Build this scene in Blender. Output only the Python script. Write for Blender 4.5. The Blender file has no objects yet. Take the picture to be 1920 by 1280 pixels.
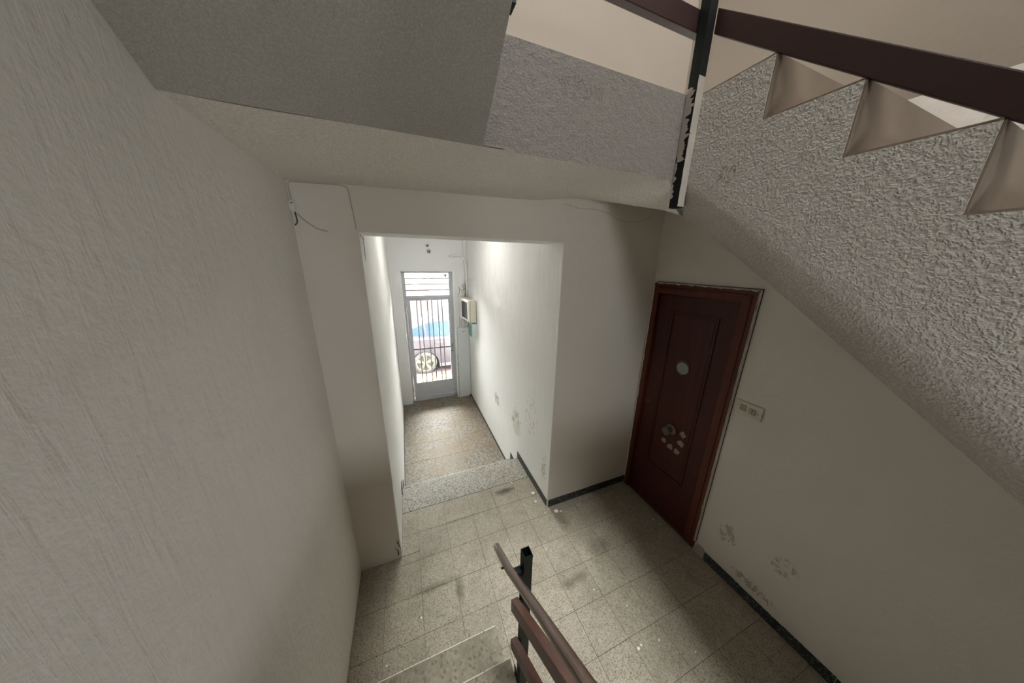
import bpy, bmesh, math, random
from mathutils import Vector, Matrix, noise

random.seed(7)
S = bpy.context.scene
C = S.collection

# ------------------------------------------------------------------ camera
cd = bpy.data.cameras.new('camera')
cam = bpy.data.objects.new('camera', cd)
C.objects.link(cam)
cd.sensor_fit = 'HORIZONTAL'
cd.sensor_width = 36.0
cd.lens = 504.35 / 1920 * 36.0
cd.clip_start = 0.02
cd.clip_end = 200
Rm = ((0.9303086, 0.3559396, 0.0885034), (-0.3664817, 0.8923989, 0.2632781), (0.0147308, -0.2773647, 0.9606518))
cr = Vector([r[0] for r in Rm]); cf = Vector([r[1] for r in Rm]); cu = Vector([r[2] for r in Rm])
m4 = Matrix(((cr.x, cu.x, -cf.x, 0.4821), (cr.y, cu.y, -cf.y, -1.7471), (cr.z, cu.z, -cf.z, 2.2113), (0, 0, 0, 1)))
cam.matrix_world = m4
S.camera = cam

# ------------------------------------------------------------------ light
w = bpy.data.worlds.new('sky')
S.world = w
w.use_nodes = True
bgn = w.node_tree.nodes['Background']
bgn.inputs['Color'].default_value = (1.0, 0.985, 0.955, 1)
bgn.inputs['Strength'].default_value = 34.0


def area(name, loc, direction, sx, sy, power, color=(1, 1, 1), portal=False):
    l = bpy.data.lights.new(name, 'AREA')
    l.shape = 'RECTANGLE'
    l.size = sx
    l.size_y = sy
    l.energy = power
    l.color = color
    if portal:
        l.cycles.is_portal = True
    o = bpy.data.objects.new(name, l)
    C.objects.link(o)
    o.location = loc
    o.rotation_euler = Vector(direction).to_track_quat('-Z', 'Y').to_euler()
    return o


area('street_door_daylight', (0.88, 3.50, 0.88), (0, -1, 0), 0.88, 2.38, 1, portal=True)
area('fill_skylight_daylight', (1.36, -2.45, 8.45), (0, 0, -1), 1.75, 1.66, 1, portal=True)  # portal for the unseen skylight added over the stairwell
area('fill_window_daylight', (0.95, -3.64, 1.74), (0, 1, 0), 0.42, 0.24, 1, portal=True)  # portal for the unseen window added behind the camera
S.view_settings.view_transform = 'Standard'
S.view_settings.look = 'None'
S.view_settings.exposure = 1.45
S.view_settings.gamma = 1.0
S.view_settings.use_curve_mapping = False
S.cycles.use_light_tree = False
S.cycles.use_adaptive_sampling = True
S.cycles.adaptive_threshold = 0.1
S.cycles.max_bounces = 7
S.cycles.diffuse_bounces = 6
S.cycles.glossy_bounces = 2
S.cycles.transparent_max_bounces = 6
S.cycles.caustics_reflective = False
S.cycles.caustics_refractive = False
S.cycles.sample_clamp_indirect = 0.0
S.cycles.use_denoising = True


# ------------------------------------------------------------------ materials
class NT:
    def __init__(s, name):
        s.m = bpy.data.materials.new(name)
        s.m.use_nodes = True
        s.t = s.m.node_tree
        s.t.nodes.clear()
        s.out = s.n('ShaderNodeOutputMaterial')

    def n(s, typ, **kw):
        x = s.t.nodes.new(typ)
        for k, v in kw.items():
            setattr(x, k, v)
        return x

    def l(s, a, b):
        s.t.links.new(a, b)

    def pos(s, scale=(1, 1, 1)):
        g = s.n('ShaderNodeNewGeometry')
        m = s.n('ShaderNodeMapping')
        m.inputs['Scale'].default_value = scale
        s.l(g.outputs['Position'], m.inputs['Vector'])
        return m.outputs[0]

    def noise(s, vec, scale, detail=3, rough=0.55, dist=0.0):
        x = s.n('ShaderNodeTexNoise')
        x.inputs['Scale'].default_value = scale
        x.inputs['Detail'].default_value = detail
        x.inputs['Roughness'].default_value = rough
        x.inputs['Distortion'].default_value = dist
        s.l(vec, x.inputs['Vector'])
        return x.outputs['Fac']

    def ramp(s, fac, stops):
        x = s.n('ShaderNodeValToRGB')
        e = x.color_ramp.elements
        while len(e) < len(stops):
            e.new(0.5)
        for i, (p, c) in enumerate(stops):
            e[i].position = p
            e[i].color = (c[0], c[1], c[2], 1) if not isinstance(c, (int, float)) else (c, c, c, 1)
        s.l(fac, x.inputs['Fac'])
        return x.outputs['Color']

    def mix(s, fac, a, b, mode='MIX'):
        x = s.n('ShaderNodeMix', data_type='RGBA', blend_type=mode)
        for sock, v in ((x.inputs[0], fac), (x.inputs[6], a), (x.inputs[7], b)):
            if hasattr(v, 'is_linked') or hasattr(v, 'links'):
                s.l(v, sock)
            elif isinstance(v, (int, float)):
                sock.default_value = v if sock == x.inputs[0] else (v, v, v, 1)
            else:
                sock.default_value = (v[0], v[1], v[2], 1)
        return x.outputs[2]

    def math(s, op, a, b=0.0):
        x = s.n('ShaderNodeMath', operation=op)
        for sock, v in ((x.inputs[0], a), (x.inputs[1], b)):
            if isinstance(v, (int, float)):
                sock.default_value = v
            else:
                s.l(v, sock)
        return x.outputs[0]

    def bump(s, h, strength, dist, prev=None):
        x = s.n('ShaderNodeBump')
        x.inputs['Strength'].default_value = strength
        x.inputs['Distance'].default_value = dist
        s.l(h, x.inputs['Height'])
        if prev is not None:
            s.l(prev, x.inputs['Normal'])
        return x.outputs[0]

    def spot(s, centre, radii, soft=0.4):
        """1 inside an ellipsoid at a place on the real surface, 0 outside"""
        g = s.n('ShaderNodeNewGeometry')
        a = s.n('ShaderNodeVectorMath', operation='SUBTRACT')
        s.l(g.outputs['Position'], a.inputs[0])
        a.inputs[1].default_value = centre
        b = s.n('ShaderNodeVectorMath', operation='DIVIDE')
        s.l(a.outputs[0], b.inputs[0])
        b.inputs[1].default_value = radii
        c = s.n('ShaderNodeVectorMath', operation='LENGTH')
        s.l(b.outputs[0], c.inputs[0])
        mr = s.n('ShaderNodeMapRange')
        mr.inputs['From Min'].default_value = 1.0
        mr.inputs['From Max'].default_value = 1.0 - soft
        s.l(c.outputs['Value'], mr.inputs['Value'])
        return mr.outputs[0]

    def done(s, col, rough=0.8, normal=None, metal=0.0, spec=0.4, coat=0.0):
        b = s.n('ShaderNodeBsdfPrincipled')
        for nm, v in (('Base Color', col), ('Roughness', rough), ('Metallic', metal), ('Specular IOR Level', spec), ('Coat Weight', coat)):
            if isinstance(v, (int, float)):
                b.inputs[nm].default_value = v
            elif isinstance(v, tuple):
                b.inputs[nm].default_value = (v[0], v[1], v[2], 1)
            else:
                s.l(v, b.inputs[nm])
        if normal is not None:
            s.l(normal, b.inputs['Normal'])
        s.l(b.outputs[0], s.out.inputs[0])
        return s.m


def plaster(name, col, stipple=0.0, streak=0.0, fine=0.25, spots=(), dirt=0.12, stscale=110, patches=()):
    t = NT(name)
    p = t.pos()
    big = t.noise(p, 1.7, 2)
    c = t.mix(t.ramp(big, [(0.35, 0.0), (0.75, dirt)]), col, tuple(v * 0.72 for v in col))
    h = t.noise(p, 38, 3)
    nrm = t.bump(h, fine, 0.006)
    if stipple:
        a = t.noise(p, stscale, 1.5, 0.6)
        a = t.ramp(a, [(0.38, 0), (0.66, 1)])
        nrm = t.bump(a, stipple, 0.004, nrm)
        c = t.mix(t.math('MULTIPLY', t.math('SUBTRACT', 1.0, a), 0.34), c, tuple(v * 0.45 for v in col))  # stipple pits darkened in the colour, standing in for relief shading
    if streak:
        ps = t.pos((46, 46, 3.0))
        a = t.noise(ps, 1.0, 4, 0.65, 0.8)
        a = t.ramp(a, [(0.48, 0), (0.72, 1)])
        nrm = t.bump(a, streak, 0.004, nrm)
        c = t.mix(t.math('MULTIPLY', a, 0.13), c, tuple(v * 0.7 for v in col))
    for (ctr, rad, colr, sc, thr) in spots:
        m = t.spot(ctr, rad, 0.75)
        nz = t.noise(t.pos((1, 1, 0.55)), sc, 5, 0.65, 1.2)
        f = t.ramp(t.math('MULTIPLY', m, nz), [(thr, 0), (thr + 0.04, 1)])
        c = t.mix(f, c, colr)
        nrm = t.bump(f, 0.5, -0.004, nrm)
    for (ctr, rad, colr) in patches:
        m = t.spot(ctr, rad, 0.85)
        nz = t.noise(p, 14, 4, 0.65)
        f = t.ramp(t.math('MULTIPLY', m, t.math('ADD', nz, 0.15)), [(0.30, 0), (0.36, 1)])
        c = t.mix(f, c, colr)
        nrm = t.bump(f, 0.6, -0.005, nrm)
    return t.done(c, 0.75, nrm, spec=0.25)


def terrazzo(name, base, chips, dark, scale, rough=0.5, dirt=0.35, grime=(0.10, 0.085, 0.065), spots=(), yellow=None, chipamt=0.5, darkamt=0.12):
    t = NT(name)
    p = t.pos()
    v = t.n('ShaderNodeTexVoronoi')
    v.inputs['Scale'].default_value = scale
    t.l(p, v.inputs['Vector'])
    cc = t.n('ShaderNodeSeparateColor')
    t.l(v.outputs['Color'], cc.inputs[0])
    c = t.mix(t.ramp(cc.outputs[0], [(1 - chipamt, 0), (1 - chipamt + 0.02, 1)]), base, chips)
    c = t.mix(t.ramp(cc.outputs[1], [(1 - darkamt, 0), (1 - darkamt + 0.01, 1)]), c, dark)
    v2 = t.n('ShaderNodeTexVoronoi')
    v2.inputs['Scale'].default_value = scale * 0.33
    t.l(p, v2.inputs['Vector'])
    c2 = t.n('ShaderNodeSeparateColor')
    t.l(v2.outputs['Color'], c2.inputs[0])
    f2 = t.math('MULTIPLY', t.ramp(c2.outputs[2], [(0.86, 0), (0.87, 1)]), t.ramp(v2.outputs['Distance'], [(0.25, 1), (0.42, 0)]))
    c = t.mix(t.math('MULTIPLY', f2, 0.35), c, dark)
    g = t.noise(p, 3.2, 3, 0.62)
    c = t.mix(t.ramp(g, [(0.45, 0), (0.8, dirt)]), c, grime)
    g2 = t.noise(p, 14, 3, 0.7)
    c = t.mix(t.ramp(g2, [(0.5, 0), (0.85, dirt * 0.8)]), c, grime)
    oi = t.n('ShaderNodeObjectInfo')
    c = t.mix(t.math('MULTIPLY', oi.outputs['Random'], 0.16), c, tuple(x * 0.6 for x in base))
    if yellow:
        y = t.noise(p, 1.6, 3)
        c = t.mix(t.ramp(y, [(0.42, 0), (0.65, 0.7)]), c, yellow)
    for (ctr, rad, k, sc) in spots:
        m = t.spot(ctr, rad, 0.8)
        nz = t.noise(p, sc, 4, 0.6)
        f = t.math('MULTIPLY', t.ramp(t.math('MULTIPLY', m, nz), [(0.12, 0), (0.55, 1)]), k)
        c = t.mix(f, c, grime)
    nrm = t.bump(g2, 0.12, 0.002)
    return t.done(c, rough, nrm, spec=0.18)


def wood(name, c1, c2, axis_scale=(30, 30, 2), rough=0.35, coat=0.25, wear=None):
    t = NT(name)
    p = t.pos(axis_scale)
    a = t.noise(p, 1.0, 5, 0.6, 0.7)
    c = t.mix(t.ramp(a, [(0.3, 0), (0.7, 1)]), c1, c2)
    b = t.noise(t.pos(), 2.3, 3)
    c = t.mix(t.ramp(b, [(0.3, 0), (0.9, 0.5)]), c, tuple(v * 0.6 for v in c1))
    r = rough
    if wear:
        f = t.ramp(t.noise(t.pos(), 55, 5, 0.7), [(0.64, 0), (0.70, 1)])
        c = t.mix(f, c, wear)
    return t.done(c, r, t.bump(a, 0.12, 0.002), coat=coat)


def simple(name, col, rough=0.6, metal=0.0, var=0.15, scale=12, bump=0.1, spec=0.4, dirt=None):
    t = NT(name)
    a = t.noise(t.pos(), scale, 4, 0.6)
    c = t.mix(t.ramp(a, [(0.35, 0), (0.75, 1)]), col, tuple(v * (1 - var) for v in col))
    if dirt:
        f = t.ramp(t.noise(t.pos(), scale * 2.2, 5, 0.7), [(0.55, 0), (0.62, 1)])
        c = t.mix(f, c, dirt)
    return t.done(c, rough, t.bump(a, bump, 0.002), metal, spec)


WHITE = (0.80, 0.79, 0.76)
GREY = (0.10, 0.095, 0.085)
M = {}
M['wall_left'] = plaster('wall_left_paint', (0.84, 0.82, 0.785), fine=0.55, streak=0.22)
M['wall'] = plaster('wall_paint', (0.74, 0.70, 0.645), fine=0.35, spots=[
    ((0.27, 0, 0.10), (0.10, 0.1, 0.28), GREY, 26, 0.50)])
M['wall_right'] = plaster('wall_right_paint', (0.73, 0.69, 0.65), fine=0.35, spots=[
    ((2.489, -0.95, 0.36), (0.2, 0.15, 0.22), (0.46, 0.44, 0.38), 34, 0.47),
    ((2.489, -1.15, 0.14), (0.2, 0.35, 0.09), (0.42, 0.40, 0.33), 30, 0.47),
    ((2.489, -1.25, 0.45), (0.2, 0.2, 0.2), (0.48, 0.46, 0.41), 34, 0.51)])
M['wall_hall'] = plaster('hallway_paint', (0.84, 0.84, 0.82), fine=0.4, streak=0.75, dirt=0.06, spots=[
    ((1.562, 1.50, 0.38), (0.2, 0.32, 0.26), (0.45, 0.45, 0.40), 24, 0.47),
    ((1.562, 0.80, 0.45), (0.2, 0.38, 0.40), (0.48, 0.47, 0.42), 22, 0.47),
    ((1.562, 0.10, 0.35), (0.2, 0.12, 0.45), (0.55, 0.53, 0.46), 30, 0.50),
    ((1.562, 0.42, 0.75), (0.2, 0.5, 0.9), (0.55, 0.54, 0.50), 34, 0.58)],
    patches=[((1.562, 0.78, 0.36), (0.2, 0.17, 0.15), (0.73, 0.72, 0.63))])
M['wall_street'] = plaster('street_wall_paint', (0.80, 0.81, 0.81), fine=0.25, dirt=0.08, spots=[
    ((1.50, 3.17, 1.75), (0.10, 0.3, 0.35), (0.30, 0.30, 0.27), 26, 0.40)])
M['soffit'] = plaster('stippled_soffit_paint', (0.88, 0.84, 0.79), stipple=0.6, fine=0.3, stscale=150, dirt=0.05)
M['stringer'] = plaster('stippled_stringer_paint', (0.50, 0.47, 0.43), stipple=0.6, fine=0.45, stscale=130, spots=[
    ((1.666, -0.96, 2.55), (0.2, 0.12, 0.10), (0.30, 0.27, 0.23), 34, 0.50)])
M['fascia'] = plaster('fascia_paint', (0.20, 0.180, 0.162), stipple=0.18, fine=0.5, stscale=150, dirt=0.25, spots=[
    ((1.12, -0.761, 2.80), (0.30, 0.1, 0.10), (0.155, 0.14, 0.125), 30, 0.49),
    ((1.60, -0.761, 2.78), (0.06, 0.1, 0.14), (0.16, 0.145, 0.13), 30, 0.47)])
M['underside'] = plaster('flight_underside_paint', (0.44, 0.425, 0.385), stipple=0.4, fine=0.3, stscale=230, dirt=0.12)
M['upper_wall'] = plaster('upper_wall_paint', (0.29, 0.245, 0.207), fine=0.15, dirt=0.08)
M['terrazzo'] = terrazzo('landing_terrazzo', (0.355, 0.315, 0.25), (0.45, 0.405, 0.33), (0.20, 0.165, 0.125), 230, 0.45, 0.36, spots=[
    ((0.66, -0.38, 0), (0.05, 0.14, 0.3), 0.75, 12), ((1.0, -0.28, 0), (0.05, 0.12, 0.3), 0.7, 14),
    ((0.50, -0.30, 0), (0.26, 0.04, 0.3), 0.5, 12), ((0.78, 0.16, 0), (0.3, 0.03, 0.3), 0.45, 14),
    ((1.25, 0.31, 0), (0.18, 0.06, 0.3), 1.0, 26), ((1.44, -0.62, 0), (0.18, 0.06, 0.3), 0.6, 14),
    ((1.78, -0.48, 0), (0.16, 0.10, 0.3), 0.6, 12), ((1.62, -0.15, 0), (0.10, 0.2, 0.3), 0.6, 12)])
M['tread_terrazzo'] = terrazzo('tread_breccia', (0.31, 0.275, 0.215), (0.37, 0.33, 0.265), (0.23, 0.20, 0.155), 75, 0.5, 0.40, chipamt=0.45, darkamt=0.14)
M['slab_terrazzo'] = terrazzo('threshold_terrazzo', (0.36, 0.34, 0.295), (0.45, 0.43, 0.375), (0.17, 0.155, 0.13), 120, 0.5, 0.22, chipamt=0.5, darkamt=0.22)
M['hall_terrazzo'] = terrazzo('hallway_terrazzo', (0.23, 0.20, 0.16), (0.31, 0.285, 0.245), (0.135, 0.11, 0.08), 60, 0.5, 0.28, yellow=(0.235, 0.175, 0.105), chipamt=0.5, darkamt=0.2)
M['grout'] = simple('grout', (0.15, 0.13, 0.10), 0.9)
M['nosing'] = simple('worn_nosing', (0.74, 0.70, 0.60), 0.7)
M['skirting'] = terrazzo('black_skirting', (0.035, 0.04, 0.04), (0.05, 0.055, 0.055), (0.22, 0.22, 0.21), 150, 0.4, 0.2, grime=(0.2, 0.19, 0.17), darkamt=0.10)
M['stone'] = simple('pale_stone', (0.42, 0.39, 0.33), 0.8)
M['door'] = wood('mahogany_door', (0.040, 0.0065, 0.003), (0.075, 0.012, 0.005), (22, 22, 1.6), 0.5, 0.0)
M['casing'] = wood('mahogany_casing', (0.075, 0.014, 0.006), (0.125, 0.026, 0.010), (26, 26, 1.8), 0.5, 0.0)
M['groove_and_shade'] = simple('door_groove_and_shade', (0.018, 0.006, 0.004), 0.5)  # for the panel grooves and the painted shade line beside the casing
M['rail'] = wood('rail_wood', (0.085, 0.038, 0.027), (0.14, 0.066, 0.048), (60, 6, 60), 0.45, 0.1)
M['rail_dark'] = wood('upper_rail_wood', (0.022, 0.007, 0.006), (0.033, 0.011, 0.009), (60, 6, 60), 0.45, 0.1)
M['handrail'] = wood('handrail_wood', (0.060, 0.032, 0.021), (0.10, 0.056, 0.036), (60, 5, 60), 0.3, 0.4)
M['black'] = simple('black_paint', (0.006, 0.008, 0.008), 0.5, spec=0.2, bump=0.25, scale=40)
M['black_chipped'] = simple('chipped_black_paint', (0.016, 0.022, 0.023), 0.5, dirt=(0.30, 0.26, 0.22), scale=26)
M['overpaint'] = simple('plaster_smeared_on_post', (0.40, 0.36, 0.32), 0.7, scale=20)
M['peeled'] = simple('peeled_grey_paint', (0.34, 0.30, 0.265), 0.7, scale=20)
M['white_metal'] = simple('grey_white_enamel', (0.55, 0.57, 0.60), 0.4, var=0.08)
M['white_strip'] = simple('white_reveal_paint', (0.85, 0.86, 0.85), 0.5, var=0.05)
M['bar'] = simple('grille_bar_paint', (0.30, 0.31, 0.32), 0.45)
M['cream_plastic'] = simple('cream_plastic', (0.66, 0.63, 0.54), 0.45, var=0.08)
M['cream_button'] = simple('yellowed_plastic_button', (0.40, 0.36, 0.25), 0.4)
M['pvc'] = simple('white_conduit', (0.80, 0.80, 0.77), 0.45, var=0.05)
M['cable'] = simple('painted_cable', (0.50, 0.47, 0.43), 0.7)
M['dark_cable'] = simple('dark_cable', (0.10, 0.095, 0.09), 0.7)
M['green'] = simple('green_metal', (0.03, 0.16, 0.14), 0.4)
M['teal_edge'] = simple('pale_teal_plastic', (0.40, 0.58, 0.55), 0.5)
M['panel_grey'] = simple('pale_grey_panel', (0.66, 0.70, 0.71), 0.5, var=0.06)
M['brass'] = simple('aged_brass', (0.20, 0.165, 0.11), 0.4, metal=0.85)
M['zinc'] = simple('pale_zinc_disc', (0.30, 0.32, 0.29), 0.55, metal=0.2)
M['glue'] = simple('dried_glue', (0.36, 0.28, 0.20), 0.8, var=0.35)
M['caulk'] = simple('white_caulk', (0.72, 0.69, 0.64), 0.8)
M['chip'] = simple('white_paint_flake', (0.85, 0.83, 0.78), 0.7)
M['hole'] = simple('dark_hole', (0.03, 0.03, 0.03), 0.8)
M['brownish'] = simple('stair_end_tile', (0.22, 0.17, 0.13), 0.6)
M['car'] = simple('car_paint', (0.018, 0.015, 0.017), 0.4, var=0.05, bump=0, spec=0.12)
M['car_glass'] = simple('car_glass', (0.008, 0.014, 0.020), 0.2, var=0.1, bump=0, spec=0.12)
M['car_trim'] = simple('car_trim', (0.02, 0.02, 0.022), 0.6)
M['car_belt'] = simple('car_belt_chrome', (0.025, 0.035, 0.05), 0.4)
M['alloy'] = simple('alloy_wheel', (0.045, 0.040, 0.030), 0.4, metal=0.2)
M['tyre'] = simple('tyre', (0.012, 0.012, 0.012), 0.8)
M['kerb_yellow'] = simple('yellow_kerb_paint', (0.095, 0.072, 0.016), 0.8)
M['pavement'] = simple('red_pavement', (0.052, 0.027, 0.023), 0.8, scale=20)
M['asphalt'] = simple('asphalt', (0.035, 0.020, 0.019), 0.9, scale=30)
M['fac_cream'] = simple('facade_cream', (0.028, 0.025, 0.018), 0.9)
M['fac_pink'] = simple('facade_brick', (0.028, 0.016, 0.017), 0.9)
M['fac_white'] = simple('facade_white', (0.041, 0.040, 0.039), 0.9, var=0.06)
M['fac_shutter'] = simple('facade_shutter', (0.034, 0.034, 0.035), 0.8)
M['fac_blue'] = simple('shop_blue', (0.021, 0.025, 0.032), 0.6)


def glassmat():
    t = NT('window_glass')
    tr = t.n('ShaderNodeBsdfTransparent')
    tr.inputs[0].default_value = (0.95, 0.97, 0.97, 1)
    gl = t.n('ShaderNodeBsdfGlossy')
    gl.inputs['Roughness'].default_value = 0.03
    fr = t.n('ShaderNodeFresnel')
    fr.inputs[0].default_value = 1.45
    mx = t.n('ShaderNodeMixShader')
    t.l(fr.outputs[0], mx.inputs[0])
    t.l(tr.outputs[0], mx.inputs[1])
    t.l(gl.outputs[0], mx.inputs[2])
    t.l(mx.outputs[0], t.out.inputs[0])
    return t.m


M['glass'] = glassmat()
_t = NT('fill_lamp_glow')  # glow of the lamp added to brighten the hallway
_e = _t.n('ShaderNodeEmission')
_e.inputs['Color'].default_value = (1.0, 0.97, 0.92, 1)
_e.inputs['Strength'].default_value = 16
_t.l(_e.outputs[0], _t.out.inputs[0])
M['fill_glow'] = _t.m


# ------------------------------------------------------------------ helpers
def box(bm, a, b):
    x0, y0, z0 = a
    x1, y1, z1 = b
    vs = [bm.verts.new(p) for p in ((x0, y0, z0), (x1, y0, z0), (x1, y1, z0), (x0, y1, z0), (x0, y0, z1), (x1, y0, z1), (x1, y1, z1), (x0, y1, z1))]
    for f in ((3, 2, 1, 0), (4, 5, 6, 7), (0, 1, 5, 4), (1, 2, 6, 5), (2, 3, 7, 6), (3, 0, 4, 7)):
        bm.faces.new([vs[i] for i in f])
    return bm


def bx(*boxes):
    bm = bmesh.new()
    for a, b in boxes:
        box(bm, a, b)
    return bm


def prism(bm, pts, d):
    """closed polygon pts (3D, planar) pushed along vector d"""
    d = Vector(d)
    a = [bm.verts.new(p) for p in pts]
    b = [bm.verts.new(Vector(p) + d) for p in pts]
    n = len(pts)
    bm.faces.new(a[::-1])
    bm.faces.new(b)
    for i in range(n):
        bm.faces.new((a[i], a[(i + 1) % n], b[(i + 1) % n], b[i]))
    return bm


def cyl(bm, p, axis, r, h, n=24, r2=None):
    axis = Vector(axis).normalized()
    q = Vector((0, 0, 1)).rotation_difference(axis).to_matrix()
    r2 = r if r2 is None else r2
    a, b = [], []
    for i in range(n):
        t = 2 * math.pi * i / n
        a.append(bm.verts.new(Vector(p) + q @ Vector((r * math.cos(t), r * math.sin(t), 0))))
        b.append(bm.verts.new(Vector(p) + axis * h + q @ Vector((r2 * math.cos(t), r2 * math.sin(t), 0))))
    bm.faces.new(a[::-1])
    bm.faces.new(b)
    for i in range(n):
        bm.faces.new((a[i], a[(i + 1) % n], b[(i + 1) % n], b[i]))
    return bm


def lathe(bm, p, axis, prof, n=28):
    """prof: list of (distance along axis, radius)"""
    axis = Vector(axis).normalized()
    q = Vector((0, 0, 1)).rotation_difference(axis).to_matrix()
    rings = []
    for h, r in prof:
        rings.append([bm.verts.new(Vector(p) + q @ Vector((r * math.cos(2 * math.pi * i / n), r * math.sin(2 * math.pi * i / n), h))) for i in range(n)])
    for a, b in zip(rings, rings[1:]):
        for i in range(n):
            bm.faces.new((a[i], a[(i + 1) % n], b[(i + 1) % n], b[i]))
    bm.faces.new(rings[0][::-1])
    bm.faces.new(rings[-1])
    return bm


def tube(bm, pts, r, n=8):
    pts = [Vector(p) for p in pts]
    rings = []
    up = Vector((0.13, 0.31, 0.94))
    for i, p in enumerate(pts):
        d = (pts[min(i + 1, len(pts) - 1)] - pts[max(i - 1, 0)]).normalized()
        u = d.cross(up)
        if u.length < 1e-3:
            u = d.cross(Vector((1, 0, 0)))
        u.normalize()
        v = d.cross(u).normalized()
        rings.append([bm.verts.new(p + (u * math.cos(2 * math.pi * k / n) + v * math.sin(2 * math.pi * k / n)) * r) for k in range(n)])
    for a, b in zip(rings, rings[1:]):
        for k in range(n):
            bm.faces.new((a[k], a[(k + 1) % n], b[(k + 1) % n], b[k]))
    bm.faces.new(rings[0][::-1])
    bm.faces.new(rings[-1])
    return bm


def curve(pts, n=8):
    """Catmull-Rom through points"""
    P = [Vector(p) for p in pts]
    P = [P[0] * 2 - P[1]] + P + [P[-1] * 2 - P[-2]]
    out = []
    for i in range(1, len(P) - 2):
        for k in range(n):
            t = k / n
            a, b, c, d = P[i - 1], P[i], P[i + 1], P[i + 2]
            out.append(0.5 * ((2 * b) + (c - a) * t + (2 * a - 5 * b + 4 * c - d) * t * t + (3 * b - a - 3 * c + d) * t ** 3))
    out.append(P[-2])
    return out


def obj(name, bm, mat, parent=None, loc=None, bevel=0.0, smooth=False, mats=None):
    bmesh.ops.recalc_face_normals(bm, faces=bm.faces[:])
    if bevel:
        bmesh.ops.bevel(bm, geom=[e for e in bm.edges if len(e.link_faces) == 2 and e.calc_face_angle(0) > 0.6], offset=bevel, segments=2, affect='EDGES', profile=0.6)
    me = bpy.data.meshes.new(name)
    bm.to_mesh(me)
    bm.free()
    o = bpy.data.objects.new(name, me)
    for m in (mats or [mat]):
        me.materials.append(M[m])
    if smooth:
        for f in me.polygons:
            f.use_smooth = True
        if smooth != 'all':
            me.set_sharp_from_angle(angle=math.radians(38))
    C.objects.link(o)
    if parent:
        o.parent = parent
    if loc:
        o.location = loc
    return o


def tag(o, label=None, cat=None, group=None, kind=None):
    if label:
        o['label'] = label
    if cat:
        o['category'] = cat
    if group:
        o['group'] = group
    if kind:
        o['kind'] = kind
    return o


def empty(name, label, cat, group=None, loc=(0, 0, 0), kind=None):
    o = bpy.data.objects.new(name, None)
    o.empty_display_size = 0.1
    C.objects.link(o)
    o.location = loc
    return tag(o, label, cat, group, kind)


def struct(name, bm, m, parent=None, label=None, cat=None, **kw):
    o = obj(name, bm, m, parent, **kw)
    o['kind'] = 'structure'
    if label:
        o['label'] = label
    if cat:
        o['category'] = cat
    return o


def lerp(a, b, t):
    return a + (b - a) * t


def interp(tab, x):
    if x <= tab[0][0]:
        return tab[0][1]
    for (x0, y0), (x1, y1) in zip(tab, tab[1:]):
        if x <= x1:
            return lerp(y0, y1, (x - x0) / (x1 - x0))
    return tab[-1][1]


def sstep(a, b, x):
    t = min(1, max(0, (x - a) / (b - a)))
    return t * t * (3 - 2 * t)


# ------------------------------------------------------------------ key sizes (metres; x right, y into the hallway, z up)
A, B, W = 0.2823, 1.562, 2.489          # opening left, opening right, right wall
HO = 2.3642                              # opening height
HD = 0.25                                # depth of the header beam
L = 3.17                                 # far wall of the hallway
LOW = -0.363                             # hallway floor
YB = -3.60                               # back wall
TOP = 8.3
Y1 = -0.761                              # landing edge
XE, XC = 0.762, 1.666                    # edges of the stairwell
ZT = 2.886                               # top of the upper landing
R_, T_ = 0.181, 0.2305                   # riser, tread
SW, S1 = 0.805, 0.7456                   # stair width, first nosing
PITCH = R_ / T_

# ------------------------------------------------------------------ walls
def vwall(x0, x1, y0, y1, z0, z1, corner=None, n=60):
    """block whose one vertical corner is knocked about"""
    bm = bmesh.new()
    rows = []
    for i in range(n + 1):
        z = lerp(z0, z1, i / n)
        j = (noise.noise(Vector((z * 9, 3.1, 0))) * 0.004 + abs(noise.noise(Vector((z * 40, 7.7, 1)))) * 0.003)
        if corner == 'r':
            pts = [(x0, y0), (x1 - 0.004 - j, y0), (x1, y0 + 0.004 + j), (x1, y1), (x0, y1)]
        else:
            pts = [(x0 + 0.003 + j * 0.4, y0), (x1, y0), (x1, y1), (x0, y1), (x0, y0 + 0.003 + j * 0.4)]
        rows.append([bm.verts.new((p[0], p[1], z)) for p in pts])
    for a, b in zip(rows, rows[1:]):
        for k in range(5):
            bm.faces.new((a[k], a[(k + 1) % 5], b[(k + 1) % 5], b[k]))
    bm.faces.new(rows[0][::-1])
    bm.faces.new(rows[-1])
    return bm


bm = vwall(-0.02, A, 0.0, HD, -0.6, HO, 'r')
b2 = vwall(B, W + 0.15, 0.0, HD, -0.6, HO, 'l')
me_tmp = bpy.data.meshes.new('tmp')
b2.to_mesh(me_tmp)
b2.free()
bm.from_mesh(me_tmp)
bpy.data.meshes.remove(me_tmp)
box(bm, (-0.02, 0, HO), (W + 0.15, HD, ZT - 0.01))
wfr = struct('wall_front', bm, 'wall', mats=['wall', 'wall_hall'])
for p in wfr.data.polygons:
    c_ = p.center
    if 0.001 < c_.y < HD - 0.001 and ((abs(p.normal.x) > 0.9 and (abs(c_.x - A) < 0.01 or abs(c_.x - B) < 0.01)) or (p.normal.z < -0.9 and abs(c_.z - HO) < 0.01)):
        p.material_index = 1
struct('wall_left', bx(((-0.15, YB, -0.6), (0, HD, ZT - 0.02))), 'wall_left')
struct('wall_right', bx(((W + 0.045, YB, -0.6), (W + 0.15, 0, ZT)), ((W, YB, -0.6), (W + 0.045, -0.775, ZT)),
                        ((W, -0.022, -0.6), (W + 0.045, 0, ZT)), ((W, -0.775, 2.085), (W + 0.045, -0.022, ZT))), 'wall_right')
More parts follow.
